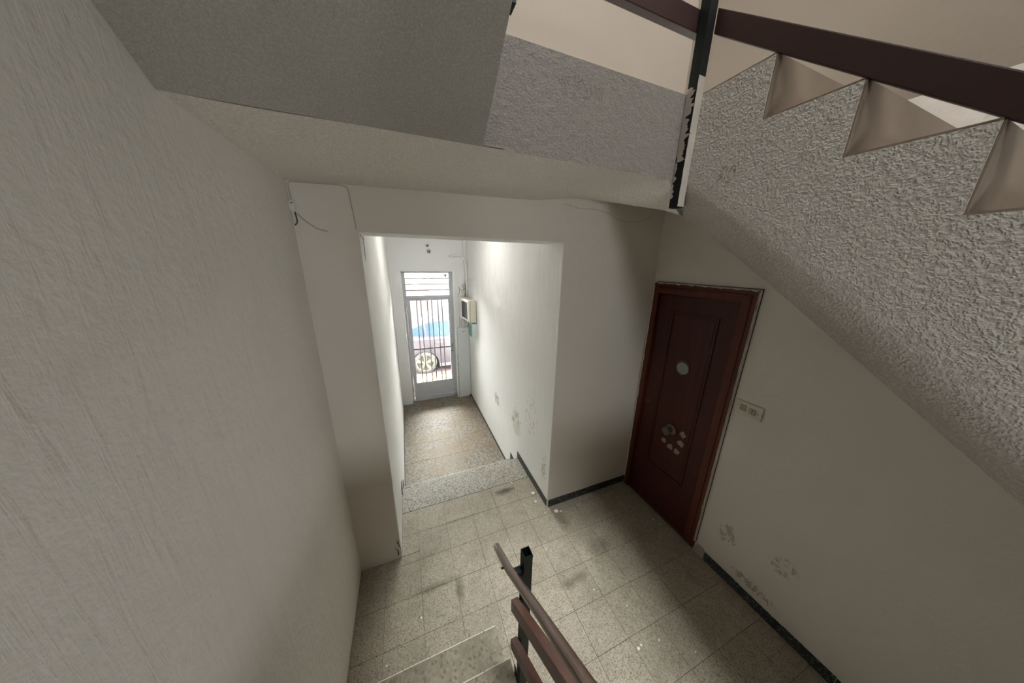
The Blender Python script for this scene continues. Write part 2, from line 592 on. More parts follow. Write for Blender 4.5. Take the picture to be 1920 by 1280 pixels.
struct('wall_hallway_left', bx(((A - 0.15, HD, -0.6), (A, L, 2.8))), 'wall_hall')
struct('wall_hallway_right', bx(((B, HD, -0.6), (B + 0.15, L, 2.8))), 'wall_hall')
struct('wall_street', bx(((A - 0.15, L, -0.7), (0.452, L + 0.30, 2.9)), ((1.318, L, -0.7), (B + 0.15, L + 0.30, 2.9)),
                         ((0.452, L, 2.065), (1.318, L + 0.30, 2.9))), 'wall_street')
struct('ceiling_hallway', bx(((A - 0.15, HD, 2.75), (B + 0.15, L, 2.85))), 'wall_hall')
# upper storey
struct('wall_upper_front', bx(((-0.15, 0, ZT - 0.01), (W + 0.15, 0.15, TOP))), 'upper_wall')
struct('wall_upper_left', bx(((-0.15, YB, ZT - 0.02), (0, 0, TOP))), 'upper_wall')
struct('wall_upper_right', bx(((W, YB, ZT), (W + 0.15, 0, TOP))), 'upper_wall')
kx0, kx1, ky0, ky1 = 0.46, 2.26, -3.30, -1.60  # opening of the unseen skylight, added and sized to fill the stairwell
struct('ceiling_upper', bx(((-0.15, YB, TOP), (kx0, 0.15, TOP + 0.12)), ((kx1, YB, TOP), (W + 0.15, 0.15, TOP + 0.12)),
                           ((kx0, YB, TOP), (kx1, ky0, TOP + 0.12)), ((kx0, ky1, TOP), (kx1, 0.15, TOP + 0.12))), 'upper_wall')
vx0, vx1, vz0, vz1 = 0.72, 1.18, 1.60, 1.88  # opening of the unseen window, added to light soffit and front wall
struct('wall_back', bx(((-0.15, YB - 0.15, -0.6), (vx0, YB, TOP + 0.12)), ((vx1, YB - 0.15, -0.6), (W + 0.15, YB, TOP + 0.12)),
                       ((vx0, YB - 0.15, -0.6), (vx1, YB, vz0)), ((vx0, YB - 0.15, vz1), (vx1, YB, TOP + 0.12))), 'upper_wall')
w2 = struct('fill_window', bx(((vx0, YB - 0.10, vz0), (vx0 + 0.03, YB - 0.05, vz1)), ((vx1 - 0.03, YB - 0.10, vz0), (vx1, YB - 0.05, vz1)),
                           ((vx0 + 0.03, YB - 0.10, vz0), (vx1 - 0.03, YB - 0.05, vz0 + 0.03)), ((vx0 + 0.03, YB - 0.10, vz1 - 0.03), (vx1 - 0.03, YB - 0.05, vz1))), 'white_metal')
obj('fill_window_pane', bx(((vx0 + 0.03, YB - 0.08, vz0 + 0.03), (vx1 - 0.03, YB - 0.075, vz1 - 0.03))), 'glass', w2)
wf = struct('fill_skylight', bx(((kx0, ky0, TOP + 0.04), (kx0 + 0.04, ky1, TOP + 0.09)), ((kx1 - 0.04, ky0, TOP + 0.04), (kx1, ky1, TOP + 0.09)),
                           ((kx0 + 0.04, ky0, TOP + 0.04), (kx1 - 0.04, ky0 + 0.04, TOP + 0.09)), ((kx0 + 0.04, ky1 - 0.04, TOP + 0.04), (kx1 - 0.04, ky1, TOP + 0.09)),
                           ((kx0 + 0.04, -2.47, TOP + 0.04), (kx1 - 0.04, -2.43, TOP + 0.09))), 'white_metal')
obj('fill_window_pane', bx(((kx0 + 0.04, ky0 + 0.04, TOP + 0.06), (kx1 - 0.04, -2.47, TOP + 0.066))), 'glass', wf)
obj('fill_window_pane', bx(((kx0 + 0.04, -2.43, TOP + 0.06), (kx1 - 0.04, ky1 - 0.04, TOP + 0.066))), 'glass', wf)
lampr = empty('fill_lamp', 'added round fill lamp brightening the hallway, unseen above the header beam', 'lamp', loc=(0.92, 1.55, 2.749))  # unseen lamp, added to brighten the hallway walls
# ------------------------------------------------------------------ floor with its tiles
fl = struct('floor', bx(((-0.0, YB, -0.20), (W + 0.1, 0.0, -0.006)), ((A, 0.0, -0.20), (B, 0.401, -0.006))), 'grout')
xl = [0.001, 0.177, 0.4115, 0.646, 0.8805, 1.115, 1.3495, 1.584, 1.8185, 2.053, 2.2875, W - 0.001]
yl = [0.399, 0.163, -0.070, -0.305, -0.540, -0.775, -1.010, -1.245, -1.480, -1.715, -1.950, -2.185, -2.420, -2.655]
cache = {}


def tile(name, x0, x1, y0, y1, ztop, th, mat, parent, gap=0.0009):
    sx, sy = round(x1 - x0 - 2 * gap, 4), round(y1 - y0 - 2 * gap, 4)
    if sx < 0.01 or sy < 0.01:
        return
    k = (sx, sy, th, mat)
    if k not in cache:
        b = bmesh.new()
        c = 0.0007
        lo = [b.verts.new((sx * i, sy * j, -th)) for i, j in ((0, 0), (1, 0), (1, 1), (0, 1))]
        mi = [b.verts.new((sx * i, sy * j, -c)) for i, j in ((0, 0), (1, 0), (1, 1), (0, 1))]
        hi = [b.verts.new((c if i == 0 else sx - c, c if j == 0 else sy - c, 0)) for i, j in ((0, 0), (1, 0), (1, 1), (0, 1))]
        b.faces.new(lo[::-1])
        b.faces.new(hi)
        for u, v in ((lo, mi), (mi, hi)):
            for i in range(4):
                b.faces.new((u[i], u[(i + 1) % 4], v[(i + 1) % 4], v[i]))
        me = bpy.data.meshes.new(name)
        b.to_mesh(me)
        b.free()
        me.materials.append(M[mat])
        cache[k] = me
    o = bpy.data.objects.new(name, cache[k])
    C.objects.link(o)
    o.parent = parent
    o.location = (x0 + gap, y0 + gap, ztop + random.uniform(-0.0006, 0.0))
    return o


for yb, yt in zip(yl[1:], yl):
    for xa, xb in zip(xl, xl[1:]):
        x0, x1, y1 = xa, xb, yt
        if yt > 0.001 and yb > 0:          # inside the opening
            x0, x1 = max(xa, A + 0.001), min(xb, B - 0.001)
        if yt > 0.001 and yb < 0:
            if x0 < A - 0.01 or x1 > B + 0.03:
                # this row straddles the front wall: the part in front of it
                y1 = -0.001
                if xa < A < xb:
                    tile('floor_tile', A + 0.001, xb, 0.0, yt, 0, 0.012, 'terrazzo', fl)
                if xa < B < xb:
                    tile('floor_tile', xa, B - 0.001, 0.0, yt, 0, 0.012, 'terrazzo', fl)
        if x1 <= x0:
            continue
        if x1 < SW and yt < -S1 - 0.1:
            continue
        if yt < -S1 - 0.05 and x0 < SW:
            x0 = SW + 0.001
        tile('floor_tile', x0, x1, yb, y1, 0, 0.012, 'terrazzo', fl)

# steps down into the hallway: threshold slab, two risers
st = empty('hallway_steps', 'speckled pale terrazzo steps going down from the landing to the street hallway', 'steps', loc=(0.92, 0.56, 0))
st['kind'] = 'structure'


def under(o, parent):
    o.parent = parent
    o.matrix_parent_inverse = Matrix.Translation(-parent.location)
    return o


o = obj('tread', bx(((A + 0.001, 0.401, -0.035), (B - 0.001, 0.722, 0.0))), 'slab_terrazzo', bevel=0.004)
under(o, st)
o = obj('tread', bx(((A + 0.001, 0.705, -0.1815 - 0.035), (B - 0.001, 0.945, -0.1815))), 'slab_terrazzo', bevel=0.004)
under(o, st)
under(obj('riser', bx(((A + 0.001, 0.41, -0.18), (B - 0.001, 0.704, -0.036))), 'slab_terrazzo'), st)
under(obj('riser', bx(((A + 0.001, 0.41, -0.5), (B - 0.001, 0.925, -0.218))), 'slab_terrazzo'), st)

fh = struct('floor_hallway', bx(((A, 0.925, -0.55), (B, L + 0.28, LOW - 0.006))), 'grout')
hx = [A + 0.001, 0.672, 1.066, 1.458, B - 0.001]
hy = [0.93, 1.12, 1.51, 1.90, 2.29, 2.68, 3.07, L - 0.001]
for ya, yb in zip(hy, hy[1:]):
    for xa, xb in zip(hx, hx[1:]):
        tile('floor_tile', xa, xb, ya, yb, LOW, 0.012, 'hall_terrazzo', fh, gap=0.0008)
tile('floor_tile', 0.453, 1.317, L, L + 0.13, LOW, 0.012, 'hall_terrazzo', fh)
tile('floor_tile', 0.453, 1.317, L + 0.13, L + 0.28, LOW, 0.012, 'hall_terrazzo', fh)

# ------------------------------------------------------------------ upper landing: soffit, fascia
PROF = [(-2.66, 2.135 - PITCH * 1.473), (-1.187, 2.135), (-1.15, 2.164), (-1.08, 2.215), (-1.0, 2.277), (-0.92, 2.335), (-0.835, 2.397),
        (-0.776, 2.436), (-0.67, 2.475), (-0.47, 2.528), (-0.2, 2.605), (0, 2.65)]
WL = [(0, 2.580), (0.28, 2.587), (0.65, 2.597), (1.16, 2.603), (1.55, 2.622), (1.8, 2.65), (2.49, 2.64)]


def soff(x, y):
    flat = lerp(interp(WL, x), 2.577, y / Y1)
    x0 = lerp(1.30, 1.60, y / Y1)
    s = sstep(x0, 1.70, x)
    v = lerp(flat, interp(PROF, y), s)
    return v + 0.004 * noise.noise(Vector((x * 3, y * 3, 0)))


bm = bmesh.new()
NX, NY = 70, 26
g = [[bm.verts.new((W * i / NX, Y1 * j / NY, soff(W * i / NX, Y1 * j / NY))) for j in range(NY + 1)] for i in range(NX + 1)]
gt = {}
for i in range(NX + 1):
    for j in (0, NY):
        gt[i, j] = bm.verts.new((W * i / NX, Y1 * j / NY, ZT - 0.001))
for j in range(1, NY):
    for i in (0, NX):
        gt[i, j] = bm.verts.new((W * i / NX, Y1 * j / NY, ZT - 0.001))
for i in range(NX):
    for j in range(NY):
        bm.faces.new((g[i][j], g[i + 1][j], g[i + 1][j + 1], g[i][j + 1]))
    for j in (0, NY):
        f = bm.faces.new((g[i][j], g[i + 1][j], gt[i + 1, j], gt[i, j]))
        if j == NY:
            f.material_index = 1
for j in range(NY):
    for i in (0, NX):
        bm.faces.new((g[i][j], g[i][j + 1], gt[i, j + 1], gt[i, j]))
loop = [gt[i, 0] for i in range(NX + 1)] + [gt[NX, j] for j in range(1, NY + 1)] + [gt[i, NY] for i in range(NX - 1, -1, -1)] + [gt[0, j] for j in range(NY - 1, 0, -1)]
bm.faces.new(loop)
bmesh.ops.recalc_face_normals(bm, faces=bm.faces[:])
ceil = struct('ceiling', bm, 'soffit', mats=['soffit', 'fascia'])
for p in ceil.data.polygons:
    p.use_smooth = True
ceil.data.set_sharp_from_angle(angle=math.radians(40))
bm = bmesh.new()
# crack at the foot of the fascia and the ragged paint lip along it
pts = [(x, Y1 - 0.002, soff(x, Y1) + 0.002 + 0.003 * noise.noise(Vector((x * 25, 0, 3)))) for x in [0.755 + i * 0.006 for i in range(14)]]
tube(bm, pts, 0.0014, 5)
struct('trim_1', bm, 'dark_cable')

# ------------------------------------------------------------------ flight rising over the entry door (right), its plaster side curves into the underside
fr = empty('rising_flight', 'plastered underside and side of the stair flight above the wooden door', 'staircase', loc=(2.07, -0.8, 2.4), kind='structure')


def zunder(y):
    if y < -1.187:
        return 2.135 + PITCH * (y + 1.187)
    return interp(PROF, y)


ys = [Y1 - i * 0.03 for i in range(int((2.66 + Y1) / 0.03) + 1)] + [-2.66]
yr0 = -1.042                                 # first riser down from the landing


def ztop(y):
    if y > yr0:
        return ZT - 0.012
    k = int((yr0 - y) / T_) + 1
    return ZT - R_ * k - 0.012


bm = bmesh.new()
RR = 0.16
rings = []
ysx = sorted(set([round(y, 4) for y in ys] + [round(yr0 - T_ * k + e, 4) for k in range(7) for e in (0.0004, -0.0004)]), reverse=True)
for y in ysx:
    zb = zunder(y) - 0.018
    zt = ztop(y)
    ring = [(XC, y, zt)]
    for q in range(0, 5):
        ring.append((XC, y, lerp(zt, zb + RR, (q + 1) / 6)))
    for q in range(0, 9):
        a = math.pi / 2 * q / 8
        ring.append((XC + 0.11 * (1 - math.cos(a)), y, zb + RR * (1 - math.sin(a))))
    for q in range(1, 5):
        ring.append((lerp(XC + 0.11, W, q / 4), y, zb))
    ring.append((W, y, zt))
    rings.append([bm.verts.new(p) for p in ring])
for a, b in zip(rings, rings[1:]):
    n = len(a)
    for k in range(n):
        bm.faces.new((a[k], a[(k + 1) % n], b[(k + 1) % n], b[k]))
bm.faces.new(rings[0])
bm.faces.new(rings[-1][::-1])
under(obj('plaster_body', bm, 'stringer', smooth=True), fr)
for k in range(8):
    yn = yr0 - T_ * (k - 1)
    z = ZT - R_ * k
    y0 = yr0 if k == 0 else yn
    if k == 0:
        under(obj('tread', bx(((XC + 0.003, yr0 - 0.0, ZT - 0.0125), (W - 0.001, Y1 - 0.0, ZT - 0.006))), 'brownish'), fr)
    else:
        under(obj('tread', bx(((XC + 0.003, yn - T_, z - 0.0125), (W - 0.001, yn - 0.001, z - 0.006))), 'brownish'), fr)
        under(obj('riser', bx(((XC + 0.003, yn - 0.004, z - 0.006), (W - 0.001, yn + 0.0005, z + R_ - 0.012))), 'brownish'), fr)

# ------------------------------------------------------------------ flight overhead on the left, going up towards the viewer
fe = empty('overhead_flight', 'grey sloping underside of the stair flight passing overhead on the left', 'staircase', loc=(0.38, -0.8, 2.6), kind='structure')
sE = 0.765
pts = [(0.001, Y1 - 0.0005, 2.577)]
pts.append((0.001, -2.66, 2.577 + sE * (2.66 + Y1)))
yr = -0.90
top = [(Y1 - 0.0005, ZT)]
for k in range(8):
    yk = yr - T_ * k
    top.append((yk, ZT + R_ * k))
    top.append((yk, ZT + R_ * (k + 1)))
top.append((-2.66, ZT + R_ * 8))
for y, z in reversed(top):
    pts.append((0.001, y, z))
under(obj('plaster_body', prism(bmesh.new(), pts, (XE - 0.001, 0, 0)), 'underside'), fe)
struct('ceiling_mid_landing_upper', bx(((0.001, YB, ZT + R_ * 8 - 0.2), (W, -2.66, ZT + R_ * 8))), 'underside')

# ------------------------------------------------------------------ flight the photographer stands on
fa = empty('lower_flight', 'stone stair flight with white worn nosings rising beside the left wall', 'staircase', loc=(0.4, -0.8, 0), kind='structure')
pts = [(0.001, -S1 - 0.02, 0.0)]
for k in range(8):
    yk = -S1 - 0.02 - T_ * k
    pts.append((0.001, yk, R_ * (k + 1) - 0.03))
    pts.append((0.001, yk - T_, R_ * (k + 1) - 0.03))
pts.append((0.001, pts[-1][1], 0.0))
under(obj('stair_body', prism(bmesh.new(), pts, (SW - 0.002, 0, 0)), 'wall'), fa)
for k in range(8):
    y = -S1 - T_ * k
    z = R_ * (k + 1)
    yb = y - T_ - 0.018 if k < 7 else y - T_ - 0.02
    under(obj('tread', bx(((0.002, yb, z - 0.03), (SW, y, z))), 'tread_terrazzo', bevel=0.003), fa)
    under(obj('riser', bx(((0.002, y - 0.02, z - R_), (SW - 0.001, y - 0.012, z - 0.0305))), 'tread_terrazzo'), fa)
    if k < 4:
        x = 0.004
        b = bmesh.new()
        while x < SW - 0.01:
            ln = random.uniform(0.02, 0.2) if k else random.uniform(0.01, 0.12) if x > 0.5 else 0.3
            x2 = min(x + ln, SW - 0.004)
            box(b, (x, y - 0.0035, z - 0.006), (x2, y + 0.0012, z + 0.0008))
            x = x2 + random.uniform(0.002, 0.008)
        under(obj('nosing_line', b, 'nosing'), fa)
struct('floor_mid_landing', bx(((0.001, YB, R_ * 8 - 0.2), (W, -2.66 + 0.0, R_ * 8)), ((0.001, -2.66, R_ * 8 - 0.2), (XC - 0.01, -S1 - 0.02 - T_ * 8 - 0.001, R_ * 8))), 'tread_terrazzo')

# ------------------------------------------------------------------ skirtings
H_ = 0.072
sk = struct('baseboard_front', bx(((B + 0.010, -0.008, 0.0), (1.80, -0.0005, H_)), ((1.803, -0.008, 0.0), (2.04, -0.0005, H_ - 0.002)),
                                  ((2.043, -0.008, 0.0), (2.28, -0.0005, H_)), ((2.283, -0.008, 0.0), (W - 0.001, -0.0005, H_ - 0.001))), 'skirting')
bb = []
for i, (ya, yb) in enumerate(((-0.86, -1.095), (-1.097, -1.332), (-1.334, -1.57), (-1.572, -1.81), (-1.812, -2.05), (-2.052, -2.29))):
    bb.append(((W - 0.008, yb, 0.0), (W - 0.0005, ya, H_ - 0.003 * (i % 2))))
struct('baseboard_right', bx(*bb), 'skirting')
for side, xa, xb in (('right', B - 0.007, B - 0.0005), ('left', A + 0.0005, A + 0.007)):
    b = bmesh.new()
    # stepped skirting: along the landing, down two risers, along the hallway
    z0, z1, z2 = 0.0, -R_, LOW
    prism(b, [(xa, 0.012 if side == 'right' else 0.62, z0 + 0.001), (xa, 0.72, z0 + 0.001), (xa, 0.724, z0 + 0.001), (xa, 0.724, z0 + H_ + 0.012), (xa, 0.012 if side == 'right' else 0.62, z0 + H_)], (xb - xa, 0, 0))
    prism(b, [(xa, 0.726, z1 + 0.001), (xa, 0.946, z1 + 0.001), (xa, 0.946, z1 + H_ + 0.012), (xa, 0.80, z1 + H_), (xa, 0.755, z1 + H_ + 0.03), (xa, 0.726, z1 + H_ + 0.07)], (xb - xa, 0, 0))
    prism(b, [(xa, 0.948, z2 + 0.001), (xa, L - 0.002, z2 + 0.001), (xa, L - 0.002, z2 + 0.035), (xa, 1.02, z2 + 0.035), (xa, 0.948, z2 + 0.12)], (xb - xa, 0, 0))
    struct('baseboard_hallway_' + side, b, 'skirting')

# ------------------------------------------------------------------ brown door
d1 = empty('door_1', 'dark mahogany panelled flat door with round viewer and glue spots in right wall', 'door', loc=(W, -0.39, 0), kind='structure')


def dpart(name, bm, m, par=None, label=None, **kw):
    o = obj(name, bm, m, **kw)
    if par is None:
        under(o, d1)
    else:
        o.parent = par
    if label:
        o['label'] = label
    return o


x_out = W - 0.016
dpart('door_casing', bx(((x_out, -0.775, 0.03), (W + 0.04, -0.690, 2.078)), ((x_out, -0.072, 0.0), (W + 0.04, -0.024, 2.078)), ((x_out, -0.690, 1.995), (W + 0.04, -0.072, 2.078))), 'casing', bevel=0.003)
# stepped moulding on the casing
dpart('casing_moulding', bx(((x_out - 0.008, -0.774, 0.03), (x_out, -0.752, 2.076)), ((x_out - 0.008, -0.752, 2.054), (x_out, -0.026, 2.076)),
                            ((x_out - 0.005, -0.742, 0.05), (x_out, -0.734, 2.046)), ((x_out - 0.005, -0.734, 2.038), (x_out, -0.05, 2.046))), 'casing', bevel=0.003)
leafx = W + 0.010
lf = dpart('door_leaf', bx(((leafx, -0.688, 0.008), (leafx + 0.03, -0.074, 1.993))), 'door', bevel=0.002)
py0, py1, pz0, pz1 = -0.575, -0.215, 0.435, 1.865
b = bmesh.new()
for k, (off, h) in enumerate(((0.0, 0.007), (0.014, 0.003))):
    ya, yb2, za, zb = py0 + off, py1 - off, pz0 + off, pz1 - off
    t = 0.011 if k == 0 else 0.005
    box(b, (leafx - h, ya, za), (leafx, ya + t, zb))
    box(b, (leafx - h, yb2 - t, za), (leafx, yb2, zb))
    box(b, (leafx - h, ya + t, za), (leafx, yb2 - t, za + t))
    box(b, (leafx - h, ya + t, zb - t), (leafx, yb2 - t, zb))
dpart('panel_moulding', b, 'door', bevel=0.0015)
b = bx(((leafx - 0.0006, py0 - 0.003, pz0 - 0.003), (leafx, py0, pz1 + 0.003)), ((leafx - 0.0006, py1, pz0 - 0.003), (leafx, py1 + 0.003, pz1 + 0.003)),
       ((leafx - 0.0006, py0 + 0.0115, pz1 - 0.0135), (leafx, py1 - 0.0115, pz1 - 0.0115)), ((leafx - 0.0006, -0.562, pz0 + 0.012), (leafx, -0.559, pz1 - 0.012)))
dpart('panel_groove', b, 'groove_and_shade')
dpart('raised_panel', bx(((leafx - 0.003, py0 + 0.026, pz0 + 0.026), (leafx, py1 - 0.026, pz1 - 0.026))), 'door', bevel=0.002)
# viewer
b = lathe(bmesh.new(), (leafx - 0.004, -0.388, 1.430), (-1, 0, 0), [(0, 0.050), (0.006, 0.050), (0.009, 0.046), (0.009, 0.040), (0.006, 0.038), (0.008, 0.02), (0.009, 0.002)])
vw = dpart('door_viewer', b, 'zinc', smooth=True, label='pale round viewer cover plate')
b = bmesh.new()
tube(b, [(leafx - 0.008, -0.388 + 0.064 * math.cos(math.radians(a)), 1.426 + 0.064 * math.sin(math.radians(a))) for a in range(38, 143, 8)], 0.0045, 6)
dpart('viewer_lid', b, 'brass', smooth=True)
# knob
b = lathe(bmesh.new(), (leafx - 0.004, -0.392, 0.872), (-1, 0, 0), [(0, 0.047), (0.004, 0.047), (0.010, 0.040), (0.012, 0.022), (0.035, 0.018), (0.042, 0.030), (0.052, 0.036), (0.062, 0.036), (0.068, 0.030), (0.068, 0.024), (0.064, 0.022), (0.066, 0.012), (0.064, 0.006)])
dpart('door_knob', b, 'brass', smooth=True, label='aged brass round door knob')
# lock ring
b = bmesh.new()
tube(b, [(leafx - 0.003, -0.123 + 0.017 * math.cos(t * 0.35), 1.012 + 0.017 * math.sin(t * 0.35)) for t in range(-5, 12)], 0.0045, 6)
dpart('lock_ring', b, 'brass', smooth=True)
# dried glue
for (y, z, ry, rz) in ((-0.498, 0.889, 0.024, 0.026), (-0.497, 0.801, 0.029, 0.026), (-0.476, 0.713, 0.025, 0.022), (-0.415, 0.716, 0.026, 0.026), (-0.348, 0.735, 0.022, 0.022)):
    b = bmesh.new()
    n = 16
    sd = random.random() * 50
    pts = []
    for i in range(n):
        a = 2 * math.pi * i / n
        r = 1 + 0.45 * noise.noise(Vector((math.cos(a) * 1.6 + sd, math.sin(a) * 1.6, sd)))
        if y == -0.498:
            r *= 0.8 + 0.35 * abs(math.cos(2 * a + 0.2))
        pts.append((leafx - 0.003, y + ry * r * math.cos(a), z + rz * r * math.sin(a)))
    prism(b, pts, (-0.002, 0, 0))
    dpart('glue_spot', b, 'glue')
# painted over edge round the casing
b = bmesh.new()


def ragged(b, p0, p1, wdir, w0, amp, thick, seed, n=70):
    """thin ragged ribbon from p0 to p1; wdir is the direction of its width"""
    p0, p1, wdir, thick = Vector(p0), Vector(p1), Vector(wdir), Vector(thick)
    r = []
    for i in range(n + 1):
        p = p0.lerp(p1, i / n)
        wv = max(0.0012, w0 + amp * noise.noise(Vector((i * 0.31, seed, 0))) + amp * 0.6 * noise.noise(Vector((i * 1.3, seed, 5))))
        r.append([b.verts.new(p), b.verts.new(p + wdir * wv), b.verts.new(p + wdir * wv + thick), b.verts.new(p + thick)])
    for a, c in zip(r, r[1:]):
        for k in range(4):
            b.faces.new((a[k], a[(k + 1) % 4], c[(k + 1) % 4], c[k]))
    b.faces.new(r[0][::-1])
    b.faces.new(r[-1])


ragged(b, (W - 0.001, -0.779, 0.10), (W - 0.001, -0.779, 2.084), (-1, 0, 0), 0.019, 0.006, (0, 0.0035, 0), 2)
ragged(b, (W - 0.001, -0.779, 2.079), (W - 0.001, -0.03, 2.079), (-1, 0, 0), 0.017, 0.008, (0, 0, 0.004), 5)
ragged(b, (x_out - 0.001, -0.024, 0.1), (x_out - 0.001, -0.024, 2.06), (0, -1, 0), 0.003, 0.006, (-0.001, 0, 0), 9)
ragged(b, (x_out - 0.0105, -0.7755, 0.1), (x_out - 0.0105, -0.7755, 2.07), (0, 1, 0), 0.001, 0.004, (0.002, 0, 0), 11)
ragged(b, (x_out - 0.0105, -0.77, 2.0775), (x_out - 0.0105, -0.03, 2.0775), (0, 0, -1), 0.003, 0.008, (0.002, 0, 0), 13)
dpart('caulk_line', b, 'caulk')
dpart('painted_shade_line', bx(((W - 0.0015, -0.7835, 0.10), (W - 0.0002, -0.7795, 2.088)), ((W - 0.0015, -0.7835, 2.084), (W - 0.0002, -0.03, 2.088))), 'groove_and_shade')  # dark strip on the wall, painting in shade along the casing edge
# stone stub beside the door foot
b = prism(bmesh.new(), [(W - 0.014, -0.775, 0.001), (W - 0.014, -0.858, 0.001), (W - 0.014, -0.858, 0.070), (W - 0.014, -0.835, 0.093), (W - 0.014, -0.80, 0.088), (W - 0.014, -0.775, 0.03)], (0.0135, 0, 0))
tag(obj('skirting_stub', b, 'stone', bevel=0.002), 'broken pale stone skirting stub at the foot of the mahogany door frame', 'skirting')
# switch
sw = empty('light_switch', 'cream wall plate with two yellowed switches beside the mahogany door', 'switch', loc=(W, -0.875, 1.327))
under(obj('plate', bx(((W - 0.010, -0.948, 1.281), (W - 0.0005, -0.796, 1.372))), 'cream_plastic', bevel=0.002), sw)
under(obj('rocker', bx(((W - 0.014, -0.862, 1.311), (W - 0.0102, -0.826, 1.350))), 'cream_button', bevel=0.0015), sw)
under(obj('rocker', bx(((W - 0.014, -0.895, 1.309), (W - 0.0102, -0.8775, 1.346))), 'cream_button', bevel=0.0015), sw)
under(obj('rocker', bx(((W - 0.0155, -0.914, 1.307), (W - 0.0102, -0.8965, 1.344))), 'cream_button', bevel=0.0015), sw)
for y, z in ((-0.813, 1.338), (-0.926, 1.325)):
    under(obj('screw', cyl(bmesh.new(), (W - 0.0102, y, z), (-1, 0, 0), 0.0028, 0.001, 8), 'hole'), sw)

# ------------------------------------------------------------------ street door
d2 = empty('door_2', 'grey-white metal street door with vertical glazing bars and slatted fanlight', 'door', loc=(0.88, 3.28, LOW), kind='structure')


def d2p(name, bm, m, label=None, par=None, **kw):
    o = obj(name, bm, m, **kw)
    if par is None:
        under(o, d2)
    else:
        o.parent = par
    if label:
        o['label'] = label
    return o


D = 3.28
d2p('door_frame', bx(((0.4525, D, LOW), (0.492, D + 0.06, 2.062)), ((1.262, D, LOW), (1.3175, D + 0.06, 2.062)), ((0.492, D, 2.036), (1.262, D + 0.06, 2.062)),
                     ((0.492, D - 0.005, 1.600), (1.262, D + 0.06, 1.652)), ((0.492, D + 0.005, 1.652), (0.508, D + 0.05, 2.036)), ((1.243, D + 0.005, 1.652), (1.262, D + 0.05, 2.036))), 'white_metal', bevel=0.002)
zb0 = LOW + 0.075
lfz = d2p('door_leaf', bx(((0.494, D - 0.012, zb0), (0.556, D + 0.03, 1.598)), ((1.212, D - 0.012, zb0), (1.260, D + 0.03, 1.598)),
                          ((0.556, D - 0.012, 1.567), (1.212, D + 0.03, 1.598)), ((0.556, D - 0.004, zb0), (1.212, D + 0.026, 0.004)), ((0.556, D - 0.012, zb0), (1.212, D - 0.004, zb0 + 0.02)),
                          ((0.556, D - 0.012, -0.018), (1.212, D - 0.004, 0.006))), 'white_metal', bevel=0.0015)
d2p('threshold', bx(((0.494, D - 0.03, LOW), (1.260, D + 0.05, zb0 - 0.004))), 'white_metal')
for x in (0.663, 0.736, 0.846, 0.920, 1.026, 1.098):
    d2p('glazing_bar', bx(((x - 0.0075, D - 0.010, 0.0065), (x + 0.0075, D + 0.006, 1.5665))), 'bar')
d2p('cross_bar', bx(((0.5565, D - 0.018, 0.662), (1.2115, D - 0.0105, 0.692))), 'bar')
for z in (1.744, 1.846, 1.944):
    d2p('fanlight_slat', bx(((0.5085, D + 0.0, z - 0.008), (1.2425, D + 0.018, z + 0.008))), 'bar')
d2p('glass_pane', bx(((0.5565, D + 0.012, 0.0065), (1.2115, D + 0.015, 1.5665))), 'glass', label='clear glass pane behind the bars')
d2p('glass_pane', bx(((0.5085, D + 0.030, 1.6525), (1.2425, D + 0.033, 2.0355))), 'glass', label='clear fanlight pane behind the slats')
b = bmesh.new()
for (x, z, r) in ((1.178, 2.003, 0.017), (1.196, 1.985, 0.015), (1.203, 2.008, 0.012), (1.19, 1.968, 0.012)):
    cyl(b, (x, D + 0.0295, z), (0, -1, 0), r, 0.0015, 10)
d2p('dirt_spot', b, 'bar')
for z in (1.45, 0.85, 0.20, -0.15):
    d2p('hinge', cyl(bmesh.new(), (0.500, D - 0.018, z), (0, 0, 1), 0.009, 0.075, 10), 'white_metal', smooth=True)
for z, r in ((0.905, 0.008), (0.862, 0.008), (0.690, 0.009), (0.590, 0.009)):
    d2p('lock_hole', cyl(bmesh.new(), (1.237, D - 0.0125, z), (0, -1, 0), r, 0.0015, 12), 'hole')
d2p('lock_plate', bx(((1.246, D - 0.016, 0.56), (1.262, D - 0.0125, 0.74))), 'bar')
# painted reveal strip on the right of the recess
struct('trim_2', bx(((1.290, L - 0.006, LOW), (1.3175, L - 0.0005, 2.065))), 'white_strip')
b = bmesh.new()
ragged(b, (1.3178, L - 0.008, LOW), (1.3178, L - 0.008, 0.55), (1, 0, 0), 0.006, 0.008, (0, 0.006, 0), 21, 60)
struct('trim_3', b, 'peeled')

# ------------------------------------------------------------------ added fill lamp in the hallway, out of view
under(obj('fill_lamp_base', cyl(bmesh.new(), (0.92, 1.55, 2.749), (0, 0, -1), 0.15, 0.03, 28), 'white_metal'), lampr)
under(obj('fill_lamp_shade', lathe(bmesh.new(), (0.92, 1.55, 2.718), (0, 0, -1), [(0, 0.14), (0.03, 0.135), (0.055, 0.10), (0.068, 0.04), (0.07, 0.005)]), 'fill_glow', smooth=True), lampr)

